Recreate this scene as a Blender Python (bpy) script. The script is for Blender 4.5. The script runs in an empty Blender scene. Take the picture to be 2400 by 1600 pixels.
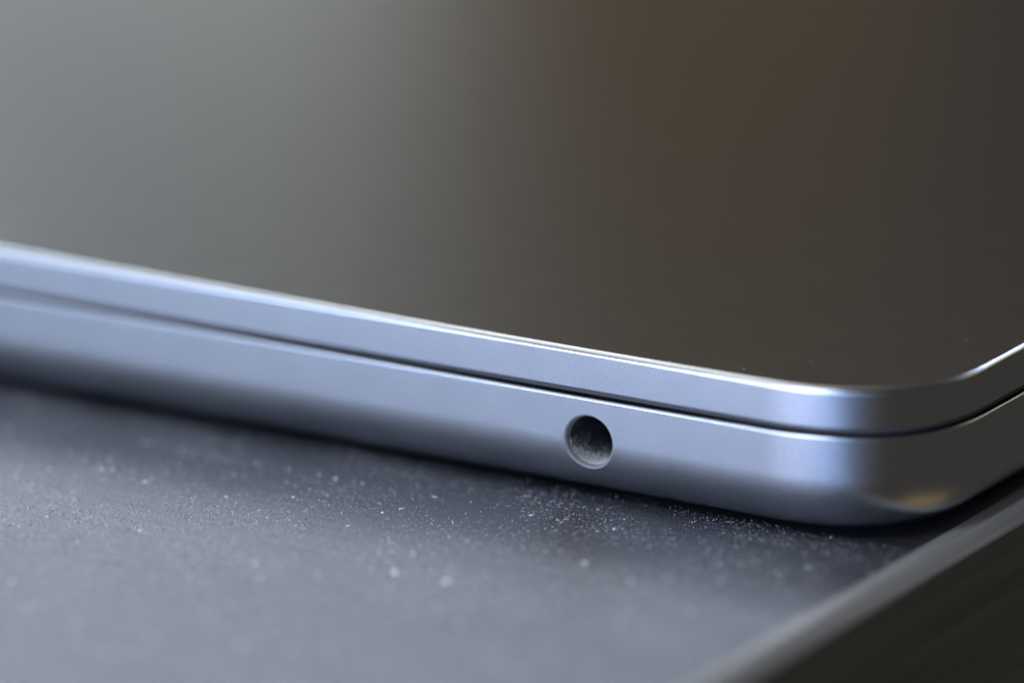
import bpy, bmesh, math, random
from mathutils import Vector, Matrix

random.seed(7)
MM = 0.001
scene = bpy.context.scene
C = scene.collection

# ------------------------------------------------------------------ camera
cam_d = bpy.data.cameras.new("camera")
cam = bpy.data.objects.new("camera", cam_d)
C.objects.link(cam)
cam_d.sensor_width = 36.0
cam_d.lens = 219.5
cam_d.clip_start = 0.01
cam_d.clip_end = 50.0
CAM_POS = Vector((179.511, -358.896, 131.784)) * MM
RX = Vector((0.8613122, 0.50802529, 0.0071838))
UP = Vector((-0.14769291, 0.23682164, 0.96026159))
VW = Vector((-0.48613589, 0.82814601, -0.2790091))
cam.matrix_world = Matrix(((RX.x, UP.x, -VW.x, CAM_POS.x),
                           (RX.y, UP.y, -VW.y, CAM_POS.y),
                           (RX.z, UP.z, -VW.z, CAM_POS.z),
                           (0, 0, 0, 1)))
cam_d.dof.use_dof = True
cam_d.dof.focus_distance = 431.0 * MM
cam_d.dof.aperture_fstop = 9.4
cam_d.dof.aperture_blades = 0
scene.camera = cam

# ------------------------------------------------------------------ world: a dim indoor surround
world = bpy.data.worlds.new("World")
scene.world = world
world.use_nodes = True
bg = world.node_tree.nodes["Background"]
bg.inputs["Color"].default_value = (1.0, 0.86, 0.76, 1)
bg.inputs["Strength"].default_value = 0.047

scene.view_settings.view_transform = 'Standard'
scene.view_settings.look = 'None'
scene.view_settings.exposure = 0.0
scene.view_settings.gamma = 1.0
scene.cycles.use_denoising = True
scene.cycles.denoising_prefilter = 'ACCURATE'
scene.cycles.use_adaptive_sampling = False
scene.cycles.max_bounces = 8
scene.cycles.sample_clamp_indirect = 6.0

# ------------------------------------------------------------------ lamps (a side window, and unseen lamps added for highlights and fill)
HV = Vector((-0.5062, 0.8624, 0.0))      # horizontal view direction
HR = Vector((0.8624, 0.5062, 0.0))       # to the right of it
ORG = Vector((-30, 0, 8)) * MM

def lamp(name, az, el, dist, w, h, radiance, col, spread=180.0):
    a, e = math.radians(az), math.radians(el)
    d = (HV * math.cos(a) + HR * math.sin(a)) * math.cos(e) + Vector((0, 0, math.sin(e)))
    ld = bpy.data.lights.new(name, 'AREA')
    ld.shape = 'RECTANGLE'
    ld.size, ld.size_y = w, h
    ld.energy = radiance * math.pi * w * h
    ld.color = col
    ld.spread = math.radians(spread)
    o = bpy.data.objects.new(name, ld)
    C.objects.link(o)
    o.location = ORG + d * dist
    o.rotation_euler = (-d).to_track_quat('-Z', 'Y').to_euler()
    return o

lamp("side_window_light", -157, 3, 1.0, 0.24, 0.40, 5.4, (0.426, 0.574, 1.000))
lamp("side_window_light", -169, 3, 1.0, 0.20, 0.40, 2.5, (0.380, 0.560, 1.000))  # weaker step added to fade the window light round the laptop corner
lamp("corner_fade_light", 180, 3, 1.0, 0.20, 0.40, 0.9, (0.467, 0.611, 1.000))  # this and the next are added lamps softening the corner's falloff
lamp("corner_fade_light", 168, 3, 1.0, 0.20, 0.40, 0.3, (0.733, 0.800, 1.000))
lamp("side_window_light", -138, 3, 1.0, 0.46, 0.40, 11.6, (0.603, 0.672, 1.000))
lamp("side_window_light", -112, 3, 1.0, 0.46, 0.40, 4.6, (0.587, 0.728, 1.000))
lamp("front_high_light", -143, 48, 1.0, 0.22, 0.22, 17, (0.882, 0.918, 1.000))
strip = lamp("rim_highlight_light", -40, 60, 1.0, 0.34, 1.4, 1.35, (1.000, 0.978, 0.926))  # unseen strip, shaped to fill the highlight along the rounded edges
strip.location = ORG + Vector((-0.486, 0.08, 0.87))
strip.rotation_euler = (0, 0, 0)
lamp("back_high_fill_light", -8, 44, 1.0, 0.35, 0.18, 1.4, (1.000, 1.000, 0.964))  # added lamp, closes a dark gap in the lid edge highlight
lamp("back_left_fill_light", -28, 28, 1.0, 0.40, 0.3, 23, (0.783, 0.848, 1.000))  # added unseen lamp, brightens the table top but hardly the lid
lamp("back_right_fill_light", 26, 14, 1.0, 0.28, 0.26, 28, (0.607, 0.714, 1.000))  # added unseen lamp, brightens the table in front of the corner
lamp("right_rim_fill_light", 56, 24, 1.0, 0.34, 0.26, 0.9, (1.000, 0.911, 0.556))  # added yellowish lamp for the highlight on the right-hand rim
lamp("back_low_light", -12.1, 4.0, 0.8, 0.30, 0.11, 1.78, (1.000, 0.989, 0.933))  # unseen panel added for the grey reflection in the lid
lamp("warm_lid_fill_light", 1.8, 5.5, 1.0, 0.13, 0.10, 0.32, (1.000, 0.562, 0.156))  # added lamp standing in for something brown reflected in the lid
lamp("warm_corner_fill_light", 104, -41, 0.6, 0.40, 0.13, 0.19, (1.000, 0.658, 0.237))  # added below table level for the warm glint on the base corner

# ------------------------------------------------------------------ helpers
def tag(o, label=None, cat=None, kind=None, group=None):
    if label: o["label"] = label
    if cat: o["category"] = cat
    if kind: o["kind"] = kind
    if group: o["group"] = group
    return o

def mesh_obj(name, verts, faces, mat, parent=None, normals=None, smooth=True):
    me = bpy.data.meshes.new(name)
    me.from_pydata([tuple(v) for v in verts], [], faces)
    me.materials.append(mat)
    if smooth:
        me.polygons.foreach_set("use_smooth", [True] * len(me.polygons))
    me.update()
    if normals is not None:
        me.normals_split_custom_set_from_vertices([tuple(n) for n in normals])
    o = bpy.data.objects.new(name, me)
    C.objects.link(o)
    if parent: o.parent = parent
    return o

def empty(name, loc=(0, 0, 0)):
    o = bpy.data.objects.new(name, None)
    o.location = loc
    o.empty_display_size = 0.02
    C.objects.link(o)
    return o

class NT:
    def __init__(self, name):
        self.m = bpy.data.materials.new(name)
        self.m.use_nodes = True
        self.t = self.m.node_tree
        self.p = self.t.nodes["Principled BSDF"]
    def n(self, typ, **kw):
        nd = self.t.nodes.new(typ)
        for k, v in kw.items():
            if hasattr(nd, k): setattr(nd, k, v)
            else: nd.inputs[k].default_value = v
        return nd
    def l(self, a, b): self.t.links.new(a, b)
    def coords(self, scale):
        tc = self.n("ShaderNodeTexCoord")
        mp = self.n("ShaderNodeMapping")
        mp.inputs["Scale"].default_value = scale
        self.l(tc.outputs["Object"], mp.inputs["Vector"])
        return mp.outputs["Vector"]
    def noise(self, scale, detail=2.0, rough=0.5, stretch=(1, 1, 1)):
        nz = self.n("ShaderNodeTexNoise")
        nz.inputs["Scale"].default_value = scale
        nz.inputs["Detail"].default_value = detail
        nz.inputs["Roughness"].default_value = rough
        self.l(self.coords(stretch), nz.inputs["Vector"])
        return nz.outputs["Fac"]
    def ramp(self, fac, a, b, ca, cb):
        r = self.n("ShaderNodeMapRange")
        r.inputs["From Min"].default_value = a
        r.inputs["From Max"].default_value = b
        r.inputs["To Min"].default_value = ca
        r.inputs["To Max"].default_value = cb
        self.l(fac, r.inputs["Value"])
        return r.outputs["Result"]
    def mixc(self, fac, c1, c2):
        mx = self.n("ShaderNodeMix", data_type='RGBA')
        self.l(fac, mx.inputs["Factor"])
        mx.inputs["A"].default_value = (*c1, 1) if not hasattr(c1, "is_linked") else (0, 0, 0, 1)
        for key, c in ((6, c1), (7, c2)):
            if hasattr(c, "is_linked"): self.l(c, mx.inputs[key])
            else: mx.inputs[key].default_value = (*c, 1)
        return mx.outputs[2]
    def bump(self, h, strength, dist):
        b = self.n("ShaderNodeBump")
        b.inputs["Strength"].default_value = strength
        b.inputs["Distance"].default_value = dist
        self.l(h, b.inputs["Height"])
        return b

# ------------------------------------------------------------------ materials
def anodised(name, col, rough, grain):
    M = NT(name)
    M.t.nodes.remove(M.p)
    g_ = M.n("ShaderNodeBsdfAnisotropic", distribution='BECKMANN')
    M.l(g_.outputs[0], M.t.nodes["Material Output"].inputs["Surface"])
    f = M.noise(9000, 3.0, 0.6)                 # bead-blasted grain, about a tenth of a millimetre
    g = M.noise(260, 3.0, 0.55)                 # handling marks
    gr = M.noise(7500, 2.0, 0.7)
    mn = M.n("ShaderNodeMath", operation='MULTIPLY_ADD')
    M.l(gr, mn.inputs[0]); mn.inputs[1].default_value = 1.0
    gm = M.n("ShaderNodeMath", operation='MULTIPLY')
    M.l(g, gm.inputs[0]); gm.inputs[1].default_value = 0.25
    M.l(gm.outputs[0], mn.inputs[2])
    M.l(M.mixc(M.ramp(mn.outputs[0], 0.3, 1.0, 0, 1), tuple(c * 0.80 for c in col), tuple(min(1, c * 1.20) for c in col)), g_.inputs["Color"])
    g_.inputs["Roughness"].default_value = rough
    b = M.bump(f, grain, 0.00002)
    M.l(b.outputs["Normal"], g_.inputs["Normal"])
    return M.m

M_ALU = anodised("anodised_aluminium", (0.72, 0.79, 0.90), 0.33, 0.10)
M = NT("pale_grey_rim")
M.p.inputs["Base Color"].default_value = (0.36, 0.38, 0.38, 1)
M.p.inputs["Roughness"].default_value = 0.42
M_RIM = M.m

M = NT("black_rubber")
M.p.inputs["Base Color"].default_value = (0.012, 0.012, 0.013, 1)
M.p.inputs["Roughness"].default_value = 0.7
M_RUB = M.m

M = NT("grey_rubber")
M.p.inputs["Base Color"].default_value = (0.07, 0.07, 0.075, 1)
M.p.inputs["Roughness"].default_value = 0.55
M_SEAL = M.m

M = NT("dusty_black_plastic")
f = M.noise(11000, 2.0, 0.6)
M.l(M.mixc(M.ramp(f, 0.45, 0.7, 0, 1), (0.02, 0.022, 0.024), (0.22, 0.23, 0.235)), M.p.inputs["Base Color"])
M.p.inputs["Roughness"].default_value = 0.45
b = M.bump(f, 0.8, 0.00006)
M.l(b.outputs["Normal"], M.p.inputs["Normal"])
M_SOCK = M.m

M = NT("charcoal_laminate")
M.t.nodes.remove(M.p)
fine = M.noise(5200, 3.0, 0.7)                               # pebbled micro-texture
streak = M.noise(1100, 3.0, 0.6, (0.08, 1, 1))                # faint brushed streaks along the table
mott = M.noise(70, 3.0, 0.5)
add = M.n("ShaderNodeMath", operation='ADD')
M.l(fine, add.inputs[0]); M.l(streak, add.inputs[1])
b = M.bump(add.outputs[0], 1.0, 0.00015)
df = M.n("ShaderNodeBsdfDiffuse")
M.l(M.mixc(M.ramp(mott, 0.3, 0.7, 0, 1), (0.028, 0.029, 0.032), (0.040, 0.041, 0.045)), df.inputs["Color"])
gl = M.n("ShaderNodeBsdfAnisotropic", distribution='BECKMANN')
M.l(M.ramp(fine, 0.3, 0.7, 0.36, 0.47), gl.inputs["Roughness"])
fr = M.n("ShaderNodeFresnel")
fr.inputs["IOR"].default_value = 1.65
ms = M.n("ShaderNodeMixShader")
M.l(fr.outputs[0], ms.inputs[0]); M.l(df.outputs[0], ms.inputs[1]); M.l(gl.outputs[0], ms.inputs[2])
for nd in (df, gl): M.l(b.outputs["Normal"], nd.inputs["Normal"])
M.l(ms.outputs[0], M.t.nodes["Material Output"].inputs["Surface"])
M_TAB = M.m

M = NT("worn_lit_bevel")
streak = M.noise(650, 4.0, 0.65, (1, 0.03, 1))
M.l(M.mixc(M.ramp(streak, 0.3, 0.7, 0, 1), (0.21, 0.205, 0.165), (0.42, 0.42, 0.41)), M.p.inputs["Base Color"])  # pale yellowish streaks also carry the edge highlight and warm light
M.p.inputs["Roughness"].default_value = 0.5
M_BEV = M.m

M = NT("dark_edge_band")
streak = M.noise(700, 4.0, 0.65, (1, 0.03, 1))
sc = M.noise(1500, 2.0, 0.5, (1, 0.02, 1))
M.l(M.mixc(M.ramp(streak, 0.3, 0.75, 0, 1), (0.12, 0.124, 0.095), (0.20, 0.205, 0.16)), M.p.inputs["Base Color"])
M.l(M.ramp(sc, 0.3, 0.7, 0.35, 0.5), M.p.inputs["Roughness"])
b = M.bump(streak, 0.35, 0.00015)
M.l(b.outputs["Normal"], M.p.inputs["Normal"])
M_EDGE = M.m

M = NT("pale_dust")
oi = M.n("ShaderNodeVertexColor")
oi.layer_name = "tint"
M.l(oi.outputs["Color"], M.p.inputs["Base Color"])
M.p.inputs["Roughness"].default_value = 0.30
M.p.inputs["Metallic"].default_value = 0.5
M_DUST = M.m

M = NT("pale_lit_dust")  # dust whitened to stand in for light in the socket
oi = M.n("ShaderNodeVertexColor")
oi.layer_name = "tint"
M.l(oi.outputs["Color"], M.p.inputs["Base Color"])
M.p.inputs["Roughness"].default_value = 0.6
M_LITDUST = M.m

# ------------------------------------------------------------------ table
TX = -0.06                      # right-hand edge of the table top, mm
BW = 1.16                       # eased edge
TH = 28.0                       # board thickness
X0, Y0, Y1 = -700.0, -240.0, 620.0
table = empty("table", (0, 0, -TH * MM))
tag(table, "dark charcoal table with pebbled top and eased edge under the laptop", "table")
tp = []
def box_prism(name, poly, y0, y1, mat, smooth, ny=1, jitter=None):
    """poly: closed outline in (x, z) mm, extruded along y"""
    verts, faces = [], []
    n = len(poly)
    for j in range(ny + 1):
        y = y0 + (y1 - y0) * j / ny
        for (x, z) in poly:
            dx = jitter(x, y, z) if jitter else 0
            verts.append(Vector((x + dx, y, z + TH)) * MM)
    for j in range(ny):
        for i in range(n):
            a, b2 = j * n + i, j * n + (i + 1) % n
            faces.append((a, a + n, b2 + n, b2))
    faces.append(tuple(range(n)))
    faces.append(tuple(range(ny * n, ny * n + n))[::-1])
    return mesh_obj(name, verts, faces, mat, table, smooth=smooth)

box_prism("table_top", [(X0, 0), (X0, -TH), (TX - 1.0, -TH), (TX - 1.0, 0)], Y0, Y1, M_TAB, False)
# edge band with a chamfered, worn arris
tag(box_prism("edge_band", [(TX - 0.997, -BW - 0.003), (TX - 0.997, -TH + 0.4), (TX + BW, -TH + 0.4), (TX + BW, -BW - 0.003)],
              Y0, Y1, M_EDGE, False), "dark olive edge band with fine lengthwise streaks")
def bevel():
    """chamfer strip with softly rounded corners"""
    base_ = [(TX, 0.0), (TX + 0.10, -0.02), (TX + 0.22, -0.10), (TX + BW - 0.14, -BW + 0.22), (TX + BW - 0.03, -BW + 0.10), (TX + BW, -BW)]
    nrm_ = [(0.05, 1), (0.3, 0.95), (0.62, 0.78), (0.80, 0.60), (0.96, 0.28), (1, 0.05)]
    poly = base_ + [(TX - 0.996, -BW), (TX - 0.996, 0.0)]
    n = len(poly)
    verts, faces, nor = [], [], []
    ys = [Y0, -140.0, -80.0] + [-60 + 0.4 * k for k in range(350)] + [120.0, 250.0, Y1]
    NY = len(ys) - 1
    wob = [0.0, 0.0]
    for y in ys:
        wob = [max(-0.09, min(0.09, w * 0.8 + random.gauss(0, 0.022))) for w in wob]
        for i, (x, z) in enumerate(poly):
            if i < 2 or i == 7: z += 0.0
            if i in (0, 1): x += wob[0]
            if i == 2: z += wob[1] * 0.35
            verts.append(Vector((x, y, z + TH)) * MM)
            nor.append(Vector((nrm_[i][0], 0, nrm_[i][1])).normalized() if i < 6 else Vector((0, 0, 1)) if i == 7 else Vector((0, 0, -1)))
    for j in range(NY):
        for i in range(n):
            k = (i + 1) % n
            if i in (5, 6): continue
            a, b2 = j * n + i, j * n + k
            faces.append((a, b2, b2 + n, a + n))
    return mesh_obj("edge_bevel", verts, faces, M_BEV, table, normals=nor)
tag(bevel(), "worn bevel along the table edge, paler for the highlight on it")

# ------------------------------------------------------------------ laptop
LX, LY, RC = 215.0, 304.0, 10.05       # footprint and corner radius (mm); corner nearest the camera at x=0, y=0
ZB, ZD = 0.7, 7.73                     # base underside / deck
ZL0, ZL1 = 7.97, 11.16                  # lid underside / top
XJ, ZJ, RJ = -24.98, 4.56, 2.0         # headphone socket

laptop = empty("laptop", (0, 0, 0.00002))
tag(laptop, "closed blue-grey aluminium laptop with a round headphone socket, lying at the table edge", "laptop")

def corner_curve():
    """quarter corner with continuous curvature, from (0, 0) heading +x, turning left through 90 degrees"""
    N = 4000
    ang = lambda t: math.pi / 2 * (0.45 * t + 0.55 * (t * t * (3 - 2 * t)))
    x = y = 0.0
    P = [(0.0, 0.0, 0.0)]
    for k in range(N):
        m = ang((k + 0.5) / N)
        x += math.cos(m) / N; y += math.sin(m) / N
        P.append((x, y, ang((k + 1) / N)))
    E = P[-1][0]
    mid = P[N // 2]
    apex = math.hypot(E - mid[0], mid[1])
    k_ = RC * (math.sqrt(2) - 1) / apex
    return [(px * k_, py * k_, a) for px, py, a in P], E * k_
CURVE, CEXT = corner_curve()

def outline(d):
    """inset outline, counter-clockwise seen from above: (x, y, nx, ny); starts at the end of the camera-side face"""
    pts = []
    corners = [((0.0, 0.0), 0, 72), ((0.0, LY), 90, 16), ((-LX, LY), 180, 16), ((-LX, 0.0), 270, 24)]
    for (cx, cy), rot, n in corners:
        ra = math.radians(rot)
        c_, s_ = math.cos(ra), math.sin(ra)
        for k in range(n + 1):
            px, py, a = CURVE[int(round((len(CURVE) - 1) * k / n))]
            px -= CEXT                                  # corner-local: the sharp corner is the origin
            nx, ny = math.sin(a), -math.cos(a)
            px -= nx * d; py -= ny * d
            pts.append((cx + px * c_ - py * s_, cy + px * s_ + py * c_, nx * c_ - ny * s_, nx * s_ + ny * c_))
    return pts

def arc_profile(d0, z0, a0, a1, rd, rz, n):
    """quarter-ellipse pieces: centre (d0, z0), angle measured from outward (-d) direction up to +z"""
    out = []
    for k in range(n + 1):
        a = math.radians(a0 + (a1 - a0) * k / n)
        d = d0 - rd * math.cos(a)
        z = z0 + rz * math.sin(a)
        nv = Vector((math.cos(a) / rd, math.sin(a) / rz)).normalized()   # (outward, up)
        out.append((d, z, nv.x, nv.y))
    return out

def sweep(prof, skip=None):
    """prof bottom -> top: (inset, z, n_out, n_up). returns verts, faces, normals with top and bottom caps"""
    verts, nor, faces = [], [], []
    rows = []
    for (d, z, no, nu) in prof:
        row = []
        for (x, y, nx, ny) in outline(d):
            row.append(len(verts))
            verts.append(Vector((x, y, z)) * MM)
            nor.append(Vector((nx * no, ny * no, nu)).normalized())
        rows.append(row)
    n = len(rows[0])
    for j in range(len(rows) - 1):
        for i in range(n):
            k = (i + 1) % n
            if skip and i == n - 1 and skip(j): continue
            faces.append((rows[j][i], rows[j][k], rows[j + 1][k], rows[j + 1][i]))
    faces.append(tuple(rows[0])[::-1])
    faces.append(tuple(rows[-1]))
    return verts, faces, nor, rows

# --- base shell: big rolled lower edge, upright side, small rounded upper edge
FB = 0.20
ZS = 4.75                       # the side starts to roll under here, slowly at first
def roll(n):
    """curvature grows smoothly from the upright side to the flat underside: (inset, z, n_out, n_up), top -> bottom"""
    pts, d, z = [], 0.0, 0.0
    N = 2000
    tau = lambda t: math.pi / 2 * (0.15 * t + 0.85 * t ** 1.9)
    fine = [(0.0, 0.0, 0.0)]
    for k in range(N):
        tm = (k + 0.5) / N
        d += math.sin(tau(tm)) / N; z -= math.cos(tau(tm)) / N
        fine.append((d, z, tau((k + 1) / N)))
    sc_ = (ZS - ZB) / -z
    return [(fine[int(N * k / n)][0] * sc_, ZS + fine[int(N * k / n)][1] * sc_,
             math.cos(fine[int(N * k / n)][2]), -math.sin(fine[int(N * k / n)][2])) for k in range(n + 1)]
ROLL = roll(400)
prof = roll(40)[::-1]
prof += [(0.0, ZS + (ZD - FB - ZS) * k / 4, 1.0, 0.0) for k in range(1, 4)]
prof += arc_profile(FB, ZD - FB, 0, 90, FB, FB, 6)

def y_of_z(z):
    if z >= ZS: return 0.0, Vector((0, -1, 0))
    for i in range(len(ROLL) - 1):
        if ROLL[i + 1][1] <= z:
            a, b2 = ROLL[i], ROLL[i + 1]
            t = (a[1] - z) / (a[1] - b2[1])
            m = [a[k] + (b2[k] - a[k]) * t for k in range(4)]
            return m[0], Vector((0, -m[2], m[3])).normalized()
    return ROLL[-1][0], Vector((0, 0, -1))

# rows that carry the socket cut-out
j0 = max(j for j in range(len(prof)) if prof[j][1] < ZJ - RJ - 0.25)
j1 = min(j for j in range(len(prof)) if prof[j][1] > ZJ + RJ + 0.35)
# the straight run of the camera-side face is the last outline segment (i = n-1 -> 0)
verts, faces, nor, rows = sweep(prof, skip=lambda j: j0 <= j < j1)
XA, XB = XJ - 3.2, XJ + 3.2
def patch(xa, xb):
    """plain strips left and right of the socket square"""
    for j in range(j0, j1):
        pass
zs = [prof[j][1] for j in range(j0, j1 + 1)]
def addv(x, z):
    y, nn = y_of_z(z)
    verts.append(Vector((x, y, z)) * MM); nor.append(nn)
    return len(verts) - 1
left = [rows[j][-1] for j in range(j0, j1 + 1)]
right = [rows[j][0] for j in range(j0, j1 + 1)]
colA = [addv(XA, z) for z in zs]
colB = [addv(XB, z) for z in zs]
for j in range(len(zs) - 1):
    faces.append((left[j], colA[j], colA[j + 1], left[j + 1]))
    faces.append((colB[j], right[j], right[j + 1], colB[j + 1]))
# boundary of the square, counter-clockwise seen from outside (x right, z up)
NXS = 14
bot = [addv(XA + (XB - XA) * k / NXS, zs[0]) for k in range(1, NXS)]
top = [addv(XA + (XB - XA) * k / NXS, zs[-1]) for k in range(1, NXS)]
loop = [colA[0]] + bot + colB + top[::-1] + colA[:0:-1]
# close top/bottom with thin fans to the long rows is not needed: same z line, shared y
prev = loop
RINGS = 9
bxz = [(verts[v].x / MM, verts[v].z / MM) for v in loop]
hole = []
for (x, z) in bxz:
    a = math.atan2(z - ZJ, x - XJ)
    hole.append((XJ + RJ * math.cos(a), ZJ + RJ * math.sin(a)))
for r in range(1, RINGS + 1):
    t = r / RINGS
    t = 1 - (1 - t) ** 1.5
    ring = [addv(b0[0] + (h[0] - b0[0]) * t, b0[1] + (h[1] - b0[1]) * t) for b0, h in zip(bxz, hole)]
    m = len(ring)
    for i in range(m):
        k = (i + 1) % m
        faces.append((prev[i], prev[k], ring[k], ring[i]))
    prev = ring
base = mesh_obj("base", verts, faces, M_ALU, laptop, normals=nor)

# --- socket: cut metal rim, then a black plastic barrel
def tube_part(name, stations, mat, parent, n=96, cap=False, lip=None):
    """stations: (radius, depth) with y following the shell at depth 0"""
    v, f, nn = [], [], []
    ring_i = []
    for si, (r, dep) in enumerate(stations):
        ring = []
        for k in range(n):
            a = 2 * math.pi * k / n
            x, z = XJ + r * math.cos(a), ZJ + r * math.sin(a)
            ys, _ = y_of_z(ZJ + RJ * math.sin(a))
            y = ys * max(0.0, 1 - dep / 2.5) + dep
            ring.append(len(v)); v.append(Vector((x, y, z)) * MM)
        ring_i.append(ring)
    for s in range(len(stations) - 1):
        for k in range(n):
            q = (k + 1) % n
            f.append((ring_i[s][k], ring_i[s][q], ring_i[s + 1][q], ring_i[s + 1][k]))
    if cap: f.append(tuple(ring_i[-1]))
    o = mesh_obj(name, v, f, mat, parent)
    me = o.data
    me.set_sharp_from_angle(angle=math.radians(35))
    return o
tube_part("socket_rim", [(2.0, 0.0), (1.985, 0.03), (1.97, 0.03), (1.94, 0.015), (1.83, 0.14), (1.82, 0.20), (1.815, 0.46), (1.77, 0.48)], M_RIM, base)
tube_part("headphone_socket", [(1.77, 0.475), (1.765, 0.6), (1.765, 1.2), (1.765, 4.0), (1.70, 12.0)], M_SOCK, base, cap=True)

# --- lid
FL, FT = 0.07, 0.42
ZLB = 8.29
prof = arc_profile(FL, ZLB + FL, -90, 0, FL, FL, 5)
prof += arc_profile(FT, ZL1 - FT, 0, 90, FT, FT, 12)
verts, faces, nor, rows = sweep(prof)
lid = mesh_obj("lid", verts, faces, M_ALU, laptop, normals=nor)

# --- dark sealing strip under the lid's rim
pg = arc_profile(0.16, ZL0 + 0.10, -90, 0, 0.06, 0.10, 4) + [(0.10, ZLB - 0.002, 1.0, 0.0)]
verts, faces, nor, rows = sweep(pg)
mesh_obj("rubber_seal", verts, faces, M_SEAL, lid, normals=nor)

# --- rubber gasket closing the seam, set well back
d = 1.6
pg = [(d, ZD + 0.004, 1.0, 0.0), (d, ZL0 + 0.004, 1.0, 0.0)]
verts, faces, nor, rows = sweep(pg)
mesh_obj("seam_gasket", verts, faces, M_RUB, laptop, normals=nor, smooth=True)

# --- four rubber feet that carry it
fv, ff = [], []
nf = 28
for z, r in ((0.0, 6.6), (0.25, 7.0), (ZB - 0.004, 7.2)):
    for k in range(nf):
        a = 2 * math.pi * k / nf
        fv.append(Vector((r * math.cos(a), r * math.sin(a), z)) * MM)
for s in range(2):
    for k in range(nf):
        q = (k + 1) % nf
        ff.append((s * nf + k, s * nf + q, s * nf + nf + q, s * nf + nf + k))
ff.append(tuple(range(nf))[::-1]); ff.append(tuple(range(2 * nf, 3 * nf)))
foot = mesh_obj("foot", fv, ff, M_RUB, laptop)
foot.location = Vector((-24, 26, 0)) * MM
for (x, y) in ((-24, LY - 26), (-LX + 24, 26), (-LX + 24, LY - 26)):
    o = foot.copy(); C.objects.link(o); o.parent = laptop
    o.location = Vector((x, y, 0)) * MM

# ------------------------------------------------------------------ dust and glittering grain (real, tiny flakes)
def flakes(name, spots, label, cat, parent=None, mat=None):
    verts, faces, cols = [], [], []
    for (p, nrm, r, col) in spots:
        nrm = nrm.normalized()
        t = nrm.orthogonal().normalized()
        b2 = nrm.cross(t)
        a0 = random.random() * 6.28
        i0 = len(verts)
        h = r * random.uniform(0.35, 0.8)
        el = random.choice((random.uniform(0.6, 1.6), random.uniform(0.55, 1.9)))
        for k in range(5):
            a = a0 + 2 * math.pi * k / 5
            rr = r * random.uniform(0.7, 1.2)
            q = t * math.cos(a) * rr * el + b2 * math.sin(a) * rr / el
            verts.append((p + q - nrm * r * 0.12) * MM)
            cols.append(col)
        off = t * random.uniform(-.4, .4) * r + b2 * random.uniform(-.4, .4) * r
        verts.append((p + off + nrm * h) * MM); cols.append(col)
        for k in range(5):
            faces.append((i0 + k, i0 + (k + 1) % 5, i0 + 5))
    me_o = mesh_obj(name, verts, faces, mat or M_DUST, parent, smooth=False)
    ca = me_o.data.color_attributes.new("tint", 'FLOAT_COLOR', 'POINT')
    flat = []
    for c in cols: flat += [c[0], c[1], c[2], 1.0]
    ca.data.foreach_set("color", flat)
    me_o["kind"] = "stuff"
    if not parent: tag(me_o, label, cat)
    else: me_o["label"] = label
    return me_o

def tint():
    k = random.random()
    v = random.uniform(0.5, 1.0) * random.uniform(0.5, 1.0)
    if k < 0.2: return (v, v * 0.88, v * 0.78)
    if k < 0.4: return (v * 0.84, v * 0.93, v)
    return (v, v, v)

UPV = Vector((0, 0, 1))
sp = []
def table_spot():
    while True:
        x = random.uniform(-100, TX - 0.15); y = random.uniform(-62, 3)
        # dust lies in drifts and thin patches
        dens = 0.55 + 0.25 * math.sin(x * 0.41 + 1.3 * math.sin(y * 0.33)) + 0.25 * math.sin(y * 0.77 + x * 0.19 + 2.0)
        if random.random() > dens: continue
        return x, y
for _ in range(56000):
    x, y = table_spot()
    r = 0.028 + 0.062 * random.random() ** 2.0
    sp.append((Vector((x, y, 0)), UPV, r, tint()))
for _ in range(1500):
    x, y = table_spot()
    sp.append((Vector((x, min(y, -0.5), 0)), UPV, random.uniform(0.07, 0.15), tint()))
for _ in range(300):
    x, y = table_spot()
    sp.append((Vector((x, min(y, -4), 0)), UPV, random.uniform(0.12, 0.20), (0.95, 0.97, 1.0)))
for o_ in (flakes("grain_specks", [(p + Vector((0, 0, TH)), n, r, c) for p, n, r, c in sp], "fine pale glittering grain strewn over the dark table top", "grain", table),):
    pass
sp = []
for _ in range(90):
    x = random.uniform(-80, -3); y = random.uniform(2, 60)
    if Vector((min(0, x + RC) , min(0, y - RC), 0)).length < 0: continue
    sp.append((Vector((x, y, ZL1)), UPV, random.uniform(0.02, 0.045), tint()))
for _ in range(60):
    x = random.uniform(-80, -8); y = 0.5 + random.expovariate(1 / 5.0)
    if x > -9: y += 3
    sp.append((Vector((x, y, ZL1)), UPV, random.uniform(0.03, 0.06), tint()))
for _ in range(90):
    x = random.uniform(-78, -11); z = random.choice((random.uniform(4.6, 7.4), random.uniform(8.4, 10.7)))
    sp.append((Vector((x, 0, z)), Vector((0, -1, 0)), random.uniform(0.012, 0.028), tint()))
for _ in range(130):
    x = random.uniform(-70, -11)
    sp.append((Vector((x, 0.2 + random.uniform(-.05, .5), ZD)), UPV, random.uniform(0.015, 0.042), tint()))
flakes("dust_specks", sp, "sparse pale dust specks clinging to lid and side", "dust", laptop)

# socket floor dust, massed and tilted at the mouth to stand in for light
sp = []
for _ in range(4200):
    dep = 0.55 + random.expovariate(1 / 1.3)
    if dep > 9: continue
    a = math.radians(random.gauss(-85, 38))
    if not -180 < math.degrees(a) < 0: continue
    x, z = XJ + 1.765 * math.cos(a), ZJ + 1.765 * math.sin(a)
    ys, _n = y_of_z(ZJ + RJ * math.sin(a))
    y = ys * max(0.0, 1 - dep / 2.5) + dep
    v = random.uniform(0.75, 0.97)
    sp.append((Vector((x, y, z)), Vector((-math.cos(a), -1.4, -math.sin(a))), random.uniform(0.018, 0.05), (v * 0.95, v, v)))
fl = flakes("lit_socket_dust", sp, "pale dust standing in for light on the socket floor", "dust", base, M_LITDUST)
